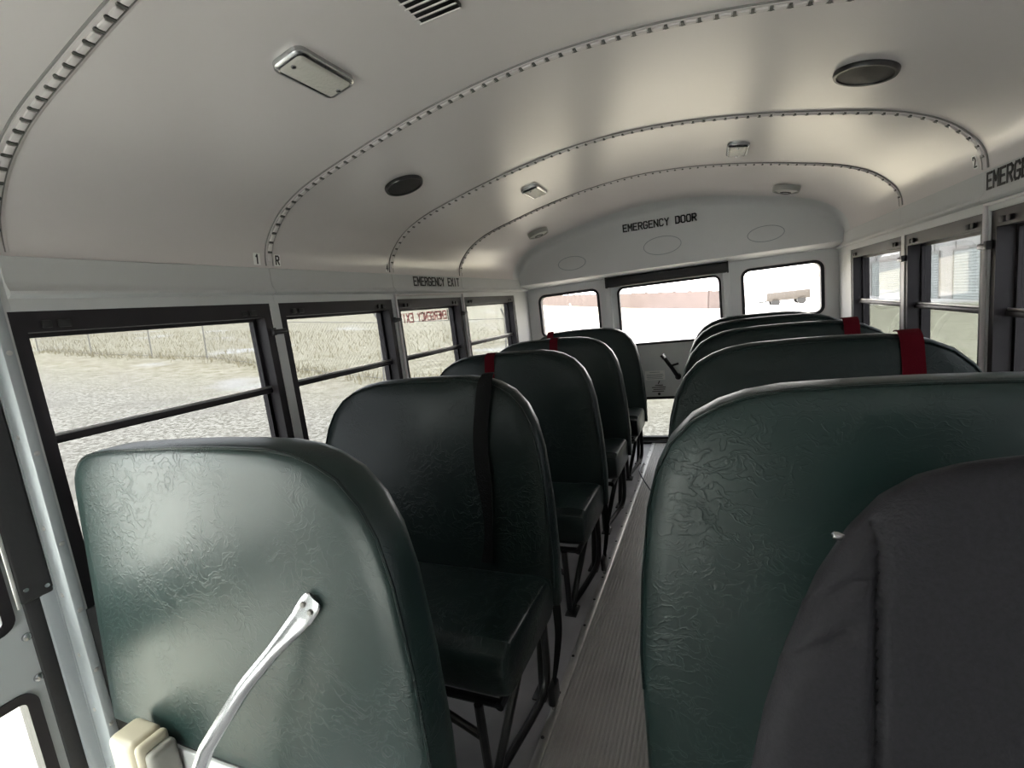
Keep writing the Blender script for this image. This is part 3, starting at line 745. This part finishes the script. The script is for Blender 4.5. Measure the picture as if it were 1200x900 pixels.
# grab rail bolted to the barrier
g = thing('grab_rail', 'bent silver grab rail with a flattened two-bolt end on the green barrier', 'grab rail', (.46, -.80, 0))
P0 = Vector((.772, -.712, .722)); P1 = Vector((.738, -.722, .682)); P2 = Vector((.650, -.782, .585)); P3 = Vector((.578, -.824, .482)); P4 = Vector((.512, -.845, .36)); P5 = Vector((.46, -.86, .0))
pth = [P0, P0.lerp(P1, .10), P0.lerp(P1, .3), P0.lerp(P1, .75), P1, P1.lerp(P2, .25), P1.lerp(P2, .5), P1.lerp(P2, .93), P2.lerp(P3, .08), P2.lerp(P3, .5), P3, P4, P5]
wid = [(.013, .0035), (.019, .004), (.0215, .004), (.0215, .0042), (.020, .005), (.0165, .010), (.0135, .0135)] + [(.0135, .0135)] * 6
nn = Vector((0, -1, .07)).normalized(); bm = NB(); rings = []
for i, p in enumerate(pth):
    d = (pth[min(i + 1, len(pth) - 1)] - pth[max(i - 1, 0)]).normalized(); sd = d.cross(nn).normalized(); bb = sd.cross(d).normalized()
    rings.append([bm.verts.new(p + sd * wid[i][0] * math.cos(2 * math.pi * k / 18) + bb * wid[i][1] * math.sin(2 * math.pi * k / 18)) for k in range(18)])
for a_, b_ in zip(rings[:-1], rings[1:]):
    for k in range(18): bm.faces.new((a_[k], a_[(k + 1) % 18], b_[(k + 1) % 18], b_[k]))
bm.faces.new(rings[0]); bm.faces.new(rings[-1])
rail = mk('rail', bm, CHROME, g, smooth=50)
fx = (P0 - P1).normalized(); sd = fx.cross(nn).normalized()
for dx in (-.0095, .0095):
    bm = NB(); disc(bm, P0.lerp(P1, .42) + sd * dx + nn * .0035, nn, [(.0060, 0), (.0052, .003), (.002, .0042)], 10); mk('bolt', bm, WEATHER, rail)
bm = NB(); disc(bm, (.46, -.86, -.36), (0, 0, 1), [(.03, 0), (.03, .006), (.015, .012), (.015, .365)], 16); mk('base', bm, CHROME, g)

# cream plastic cover at the foot of the barrier
hb = thing('plastic_cover', 'cream plastic cover box at the foot of the green barrier beside the door post', 'cover box', (.26, -.77, -.36))
bm = NB(); box(bm, (.185, -.806, -.36), (.272, -.741, .372), .014, 4); mk('body', bm, CREAM, hb)
bm = NB(); box(bm, (.2725, -.804, -.36), (.296, -.742, .369), .011, 4); mk('rounded_edge', bm, CREAM, hb)
bm = NB(); box(bm, (.290, -.797, -.36), (.320, -.742, .352), .012, 4); mk('side', bm, TAUPE, hb)

# ------------------------------------------------------------------ driver seat
ds = thing('driver_seat', 'charcoal cloth driver seat seen from the front, at the right edge by the barrier', 'seat', (1.76, -.95, 0))
def drv(z0):
    pts = [(.328, z0), (.325, .56), (.300, .67), (.272, .756), (.236, .843), (.202, .900), (.170, .938), (.135, .962), (.098, .975), (.055, .982)]
    r_ = [(1.762 + a, b) for a, b in pts]; l_ = [(1.762 - a, b) for a, b in pts[::-1]]
    base = r_ + [(1.762, .985)] + l_
    return base
def resample(lp, n):
    cu = [0.0]
    for i in range(len(lp)): cu.append(cu[-1] + math.dist(lp[i], lp[(i + 1) % len(lp)]))
    q = np.linspace(0, cu[-1], n, endpoint=False); xx = [p[0] for p in lp] + [lp[0][0]]; yy = [p[1] for p in lp] + [lp[0][1]]
    return [(float(np.interp(t, cu, xx)), float(np.interp(t, cu, yy))) for t in q]
lp = resample(drv(.44), 240)
GROOVES = [((1.557, .50), (1.578, .910), .0042, .013), ((1.967, .50), (1.946, .910), .0042, .013),      # sewn seams
           ((1.482, .780), (1.561, .848), .0065, .022), ((1.450, .705), (1.545, .790), .0065, .022), ((1.535, .874), (1.566, .897), .008, .010)]   # pulled folds
def groove(u, v):
    d = 0.0
    for (ax, ay), (bx, by), wd_, dp in GROOVES:
        t = ((u - ax) * (bx - ax) + (v - ay) * (by - ay)) / ((bx - ax) ** 2 + (by - ay) ** 2); tc = min(1, max(0, t))
        r = math.hypot(u - ax - tc * (bx - ax), v - ay - tc * (by - ay))
        d = max(d, dp * (1 - .6 * tc if wd_ > .005 else 1) * math.exp(-(r / wd_) ** 2))
    return d
fD = lambda u, v, w: (u, -.745 + (v - .6) * .16 + w + (groove(u, v) if w < .06 else 0), v - .36 * max(0, w))
bm = NB(); rows = []
cu_, cv_ = 1.762, .70
for k in range(70):
    t_ = k / 70; q = [(cu_ + (u - cu_) * (1 - .05 / .3 * 0) * t_, cv_ + (v - cv_) * t_) for u, v in inset(lp, .028)] if k else None
    if q: rows.append([bm.verts.new(fD(u, v, -.004 * (1 - t_ ** 2))) for u, v in q])
for d_, w_ in ((.028, .0), (.021, .0012), (.014, .004), (.008, .009), (.003, .015), (.0005, .022), (0, .030), (.002, .060), (.012, .085), (.035, .095)):
    rows.append([bm.verts.new(fD(u, v, w_)) for u, v in (inset(lp, d_) if d_ else lp)])
n = len(lp)
for a, b in zip(rows[:-1], rows[1:]):
    for k in range(n): bm.faces.new((a[k], a[(k + 1) % n], b[(k + 1) % n], b[k]))
bm.faces.new(rows[0]); bm.faces.new(rows[-1])
mk('backrest', bm, CLOTH, ds, smooth=70)
bm = NB(); box(bm, (1.46, -1.22, .40), (2.06, -.70, .52), .05, 4); mk('cushion', bm, CLOTH, ds, smooth=60)
bm = NB(); box(bm, (1.52, -1.14, .0), (2.00, -.76, .04), .01); box(bm, (1.60, -1.08, .03), (1.92, -.80, .41), .03); mk('pedestal', bm, BLACK, ds)
bm = NB(); disc(bm, fD(1.698, .772, -.004), (0, -1, 0), [(.010, 0), (.010, .003), (.006, .006)], 14); bt = mk('button', bm, PAPER, ds); bt['label'] = 'small white button'
bm = NB(); disc(bm, fD(1.762 - .212, .886, .03), (-1, 0, .3), [(.004, -.004), (.005, .004), (.004, .008), (.002, .009)], 12); kb = mk('knob', bm, CHROME, ds); kb['label'] = 'small chrome knob'

# ------------------------------------------------------------------ ceiling fittings
def speaker(x, y, r, m, rim, label, group, h=.012):
    p, t, n = on_ceil(x, y)
    root = thing('ceiling_speaker', label, 'speaker', tuple(p), group)
    bm = NB(); disc(bm, p, n, [(r, -.004), (r, h * .5), (r * .96, h), (r * .88, h), (r * .86, h * .6)], 40); mk('rim', bm, rim, root)
    bm = NB(); disc(bm, p, n, [(r * .87, h * .3), (r * .86, h * .7), (r * .55, h * 1.05), (r * .2, h * 1.15)], 40); mk('grille', bm, m, root)
    return root, p, n
SPK = mat('black_speaker_mesh', (.012, .012, .012), .55, bump=(400, .3)); SGREY = mat('grey_speaker_plastic', (.36, .36, .33), .35)
speaker(.384, .346, .074, SPK, BLACK, 'black round speaker in the left side of the ceiling', 'black ceiling speakers')
speaker(1.838, .400, .075, SPK, BLACK, 'black round speaker in the right side of the ceiling', 'black ceiling speakers')
for x, y, lab in ((.372, 1.90, 'grey round speaker in the left of the ceiling near the rear bulkhead'), (1.852, 1.965, 'grey round speaker in the right of the ceiling near the rear bulkhead')):
    root, p, n = speaker(x, y, .070, SGREY, SGREY, lab, 'grey ceiling speakers', h=.030)
    bm = NB(); disc(bm, p + n * .0335, n, [(.030, 0), (.028, .004), (.022, .004), (.020, -.002)], 24); mk('ring', bm, BLACK, root)
def dome_light(x, y, label):
    p, t, n = on_ceil(x, y); root = thing('dome_light', label, 'light', tuple(p), 'chrome ceiling lights')
    mt = Matrix(((t.x, 0, n.x, p.x), (0, 1, 0, p.y), (t.z, 0, n.z, p.z), (0, 0, 0, 1)))
    bm = NB(); o_ = rrect(-.044, -.088, .044, .088, .020, 5); F = lambda u, v, w: mt @ Vector((u, v, w))
    L = [(0, -.004), (0, .010), (.003, .014), (.008, .016), (.012, .013)]
    rows = [[bm.verts.new(F(u, v, w)) for u, v in (inset(o_, d) if d else o_)] for d, w in L]
    for a, b in zip(rows[:-1], rows[1:]):
        for k in range(len(o_)): bm.faces.new((a[k], a[(k + 1) % len(o_)], b[(k + 1) % len(o_)], b[k]))
    bm.faces.new(rows[0]); mk('bezel', bm, CHROME, root)
    bm = NB(); pad(bm, inset(o_, .011), [(0, .008), (0, .014), (.003, .017), (.006, .018)], F); mk('lens', bm, LENS, root)
    for v in (-.060, .060):
        bm = NB(); disc(bm, F(0, v * 1.1, .0175), n, [(.006, 0), (.005, .003), (.002, .004)], 10); mk('screw', bm, CHROME, root)
    bm = NB(); disc(bm, F(0, 0, .004), n, [(.020, 0), (.022, .006), (.004, .010)], 20); mk('reflector', bm, CHROME, root)
dome_light(.644, -.343, 'large chrome ceiling light with ribbed lens nearest the camera, upper left')
dome_light(.652, 1.080, 'small-looking ceiling light left of centre, between the second and third roof bows')
dome_light(1.565, 1.137, 'ceiling light right of centre, between the second and third roof bows')
p, t, n = on_ceil(.952, -.42)
vt = thing('vent_grille', 'dark slatted vent in the ceiling at the top edge of the view', 'vent', tuple(p))
bm = NB(); box(bm, (.905, -.55, p.z - .006), (.998, -.296, p.z + .004), .002); mk('backing', bm, RUBBER, vt)
for k in range(14):
    bm = NB(); y_ = -.546 + k * .0182; mt = Matrix.Translation((.9515, y_ + .006, p.z - .009)) @ Matrix.Rotation(math.radians(25), 4, 'X')
    box(bm, (-.047, -.0045, -.0012), (.047, .0045, .0012), mat4=mt); mk('slat', bm, PAINT, vt, smooth=0)

# lettering and stickers
letters('door_lettering', 'EMERGENCY DOOR', .046, .0245, .0118, .0085, frame4((.864, 2.3925, 1.652), (1, 0, -.012), (0, 0, 1)), INK,
        label='black EMERGENCY DOOR lettering on the bulkhead above the rear door', cat='lettering')
letters('exit_lettering', 'EMERGENCY EXIT', .042, .024, .0115, .0075, frame4((.0105, .885, 1.368), (0, 1, 0), (0, 0, 1)), INK,
        label='black EMERGENCY EXIT lettering over the third window on the door side', cat='lettering')
letters('exit_lettering', 'EMERGENCY EXIT', .044, .024, .0115, .0075, frame4((W - .0105, .684, 1.366), (0, -1, 0), (0, 0, 1)), INK,
        label='black EMERGENCY EXIT lettering at the right edge over the driver-side windows', cat='lettering')
def number(ch, X, y, z, label, paper=True, w=.026, h=.040):
    sx = 1 if X < 1 else -1
    root = thing('number_sticker', label, 'sticker', (X, y, z - .02), 'row number stickers')
    s = min(_cum, key=lambda q: abs(ceil_at(q)[0].z - z) + (abs(ceil_at(q)[0].x - X) > .5) * 9)
    p, t, n = ceil_at(s); p = p + n * .0012; up = t if t.z > 0 else -t
    mt = frame4((p.x, y, p.z), (0, sx, 0), up)
    if paper:
        bm = NB(); box(bm, (-w / 2, -h / 2, -.0006), (w / 2, h / 2, .0006), mat4=mt); mk('backing', bm, PAPER, root, smooth=0)
    letters('digit', ch, h * .72, h * .32, 0, h * .12, mt @ Matrix.Translation((-.16 * h, -.36 * h, .0009)), INK, root)
number('1', 0, -.038, 1.447, 'white sticker with a black 1 left of the first long roof bow')
number('R', 0, .046, 1.447, 'white sticker with a black R right of the first long roof bow')
number('4', 0, .683, 1.456, 'white sticker with a black 4 beside the second roof bow on the door side', w=.022)
number('2', W, .775, 1.462, 'white sticker with a black 2 beside the roof bow on the driver side')

# padded header over the rear door
ph = thing('header_pad', 'black padded header roll above the rear emergency door', 'header pad', (1.11, YR - .03, 1.27))
bm = NB(); box(bm, (.682, YR - .075, 1.270), (1.545, YR + .005, 1.345), .014, 4); mk('pad', bm, RUBBER, ph)
for x0 in (.676, 1.541):
    bm = NB(); box(bm, (x0, YR - .078, 1.267), (x0 + .010, YR + .005, 1.348), .004, 2); mk('end_cap', bm, RUBBER, ph)

# black cord across the aisle
bm = NB(); tube(bm, smoothpath([(.935, 2.03, .014), (.930, 1.97, .014), (.930, 1.86, .03), (.955, 1.70, .06), (1.03, 1.50, .05), (1.12, 1.32, .02), (1.19, 1.22, .012)], 8), .0045, 8)
mk('power_cord', bm, BLACK, label='thin black cord looping across the aisle floor between the seats', cat='cord')

# ------------------------------------------------------------------ outside
def gz(x, y=0): return -.75 - GROUND_TILT * (x - 1.1)
GN = Vector((GROUND_TILT, 0, 1)).normalized()
GX = Vector((1, 0, -GROUND_TILT)).normalized()
bm = NB()
xs = [-260, -120, -60, -35, -20, -10, -5, 0, 5, 12, 20, 40, 120, 260]; ysg = [-200, -80, -30, -10, 0, 5, 10, 15, 20, 30, 45, 60, 90, 150, 420]
gv = [[bm.verts.new((x, y, gz(x))) for x in xs] for y in ysg]
for i in range(len(ysg) - 1):
    for k in range(len(xs) - 1): bm.faces.new((gv[i][k], gv[i][k + 1], gv[i + 1][k + 1], gv[i + 1][k]))
mk('ground', bm, ground_mat(), kind='structure', smooth=0)
# kerb lines on the lot behind
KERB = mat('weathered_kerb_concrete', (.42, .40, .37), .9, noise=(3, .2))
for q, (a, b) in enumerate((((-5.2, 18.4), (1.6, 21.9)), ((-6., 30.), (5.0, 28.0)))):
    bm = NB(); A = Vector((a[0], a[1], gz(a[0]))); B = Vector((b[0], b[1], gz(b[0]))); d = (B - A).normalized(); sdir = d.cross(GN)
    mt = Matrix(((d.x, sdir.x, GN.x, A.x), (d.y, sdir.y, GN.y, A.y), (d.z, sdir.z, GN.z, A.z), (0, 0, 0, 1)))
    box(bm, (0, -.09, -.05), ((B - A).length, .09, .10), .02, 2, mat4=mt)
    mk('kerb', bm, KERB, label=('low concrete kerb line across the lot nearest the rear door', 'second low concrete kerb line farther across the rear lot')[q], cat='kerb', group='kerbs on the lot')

# chain link fence on the door side
FP = [(-29.8, 11.6), (-23.4, 10.7), (-18.95, 10.5), (-16.06, 10.7), (-10.5, 9.0), (-5.87, 7.9), (-3.1, 8.9), (-2.2, 11.5)]
cf = thing('chain_link_fence', 'chain-link fence with thin steel posts beyond the door-side windows', 'fence', (-12, 10, gz(-12)))
H = 1.45
def fpt(x, y, h): return Vector((x, y, gz(x))) + GN * h
for i, (x, y) in enumerate(FP):
    bm = NB(); top = fpt(x, y, H); tube(bm, [fpt(x, y, -.1), top, fpt(x - .05, y - .12, H + .22)], .024, 8); mk('post', bm, WEATHER, cf)
bm = NB()
for a, b in zip(FP[:-1], FP[1:]):
    for h in (H - .02, .10): tube(bm, [fpt(*a, h), fpt(*b, h)], .010, 6)
mk('wire', bm, WEATHER, cf)
bm = NB()
for a, b in zip(FP[:-1], FP[1:]):
    L_ = math.dist(a, b); hh = H - .12; s = -hh
    while s < L_:
        for sgn in (1, -1):
            p0, p1 = (s, .10), (s + hh, H - .02)
            if sgn < 0: p0, p1 = (s + hh, .10), (s, H - .02)
            q = []
            for (u, v), (u2, v2) in ((p0, p1), (p1, p0)):
                if u < 0: v = v + (0 - u) / (u2 - u) * (v2 - v); u = 0
                if u > L_: v = v + (L_ - u) / (u2 - u) * (v2 - v); u = L_
                q.append((u, v))
            (u0, v0), (u1, v1) = q
            if abs(u1 - u0) < .02: continue
            tube(bm, [fpt(a[0] + (b[0] - a[0]) * u0 / L_, a[1] + (b[1] - a[1]) * u0 / L_, v0), fpt(a[0] + (b[0] - a[0]) * u1 / L_, a[1] + (b[1] - a[1]) * u1 / L_, v1)], .0022, 3, cap=False)
        s += .12
mk('mesh', bm, WEATHER, cf, smooth=0)
# dry grass along the fence
bm = NB(); random.seed(11)
def blade(x, y, h):
    a = random.random() * math.pi; w = .012 + random.random() * .01; b = fpt(x, y, 0); d = Vector((math.cos(a) * w, math.sin(a) * w, 0)); ln = Vector((random.uniform(-.4, .4) * h, random.uniform(-.4, .4) * h, h))
    v = [bm.verts.new(b - d), bm.verts.new(b + d), bm.verts.new(b + ln * .6 + d * .5), bm.verts.new(b + ln), bm.verts.new(b + ln * .6 - d * .5)]
    bm.faces.new(v)
for a, b in zip(FP[:-1], FP[1:]):
    for k in range(int(math.dist(a, b) * 45)):
        t_ = random.random(); blade(a[0] + (b[0] - a[0]) * t_ + random.gauss(0, .25), a[1] + (b[1] - a[1]) * t_ + random.gauss(.15, .3), random.uniform(.06, .30))
for k in range(3500):
    blade(random.uniform(-45, -6.5), random.uniform(11.5, 24), random.uniform(.06, .26))
mk('dry_grass', bm, mat('dry_grass_straw', (.40, .36, .25), .9, noise=(.8, .4)), smooth=0, label='dry straw-coloured grass along and beyond the chain-link fence', cat='grass', kind='stuff', rec=False)

# far boundary wall behind the lot
BRICK = mat('weathered_red_brick', (.098, .078, .073), .9, noise=(1.2, .25), bump=(5, .3))
bw = thing('boundary_wall', 'low pinkish wall far across the lot behind the bus', 'wall', (-6, 58, gz(-6)))
WP = [(-60, 125), (-20.4, 75.5), (-7.5, 58), (1.1, 50.3), (4.3, 52.5)]
for a, b in zip(WP[:-1], WP[1:]):
    bm = NB(); A = fpt(*a, 0); B = fpt(*b, 0); d = (B - A).normalized(); sdir = d.cross(GN)
    mt = Matrix(((d.x, sdir.x, GN.x, A.x), (d.y, sdir.y, GN.y, A.y), (d.z, sdir.z, GN.z, A.z), (0, 0, 0, 1)))
    hh = 1.75
    box(bm, (0, -.15, -.3), ((B - A).length, .15, hh), mat4=mt); pn = mk('panel', bm, BRICK, bw, smooth=0)
    bm = NB(); L_ = (B - A).length
    for k in range(int(L_ / 2.2)): box(bm, (k * 2.2, -.22, -.3), (k * 2.2 + .35, .0, hh + .08), mat4=mt)
    mk('piers', bm, mat('brown_brick', (.05, .04, .036), .9), pn, smooth=0)

# warehouse on the driver side
SID = corrugated('white_ribbed_siding', (.47, .465, .44), 1.4, 'Y'); ROLL = corrugated('pale_roll_up_slats', (.42, .455, .435), 1.1, 'Z')
wh = thing('warehouse', 'long white ribbed-metal warehouse with roll-up doors beyond the driver-side windows', 'warehouse', (32, 80, gz(25)))
bm = NB(); box(bm, (25, 25, -4.2), (45, 140, 9.0)); mk('walls', bm, SID, wh, smooth=0)
bm = NB(); box(bm, (24.6, 24.6, 9.0), (45.4, 140.4, 9.3)); mk('roof', bm, WEATHER, wh, smooth=0)
for y0, y1 in ((36, 41.5), (47.2, 53.4), (57.4, 63.7), (67.3, 72.9), (78.5, 91.5), (97, 103), (108, 114)):
    bm = NB(); box(bm, (24.92, y0, gz(25) - .1), (25.02, y1, 2.15), .02, 1); dr = mk('roll_up_door', bm, ROLL, wh, smooth=0)
    bm = NB(); o_ = [(y0 - .25, gz(25) - .1), (y1 + .25, gz(25) - .1), (y1 + .25, 2.4), (y0 - .25, 2.4)]; i_ = [(y0, gz(25) - .08), (y1, gz(25) - .08), (y1, 2.15), (y0, 2.15)]
    ring(bm, o_, i_, lambda u, v, w: (24.85 + w, u, v), .16); mk('door_frame', bm, WEATHER, dr, smooth=0)
bm = NB()
for k in range(22): box(bm, (24.93, 27 + k * 5.2, -3.2), (25.02, 27.12 + k * 5.2, 9.0))
mk('wall_ribs', bm, WEATHER, wh, smooth=0)

# trailer and poles seen through the right rear window
tl = thing('box_trailer', 'pale box trailer parked far off, seen through the right rear window', 'trailer', (8.9, 58, gz(8.9)))
bm = NB(); g0 = gz(8.9); box(bm, (6.9, 56.8, g0 + .55), (10.9, 59.3, g0 + 1.45), .06, 2); mk('body', bm, mat('tan_trailer', (.06, .052, .045), .5), tl)
for x_ in (7.7, 10.1):
    for y_ in (56.9, 59.2):
        bm = NB(); disc(bm, (x_, y_, g0 + .42), (0, 1, 0), [(.2, -.1), (.42, -.1), (.42, .1), (.2, .1)], 20); mk('wheel', bm, BLACK, tl)
bm = NB(); box(bm, (6.2, 57.9, g0 + .45), (6.95, 58.2, g0 + .6)); mk('drawbar', bm, BLACK, tl)
for (x, y, h, lean, lab) in ((4.6, 54, 4.6, 0, 'thin light pole at the left in the right rear window'), (12.0, 62, 5.4, .55, 'leaning light pole beside the box trailer')):
    po = thing('light_pole', lab, 'pole', (x, y, gz(x)), 'poles behind the bus')
    bm = NB(); tube(bm, [fpt(x, y, -.2), fpt(x + lean, y, h)], [.09, .06], 10); mk('pole', bm, WEATHER, po)
    bm = NB(); box(bm, (x + lean - .1, y - .25, gz(x) + h - .1), (x + lean + .5, y + .25, gz(x) + h + .12), .05); mk('lamp_head', bm, WEATHER, po)
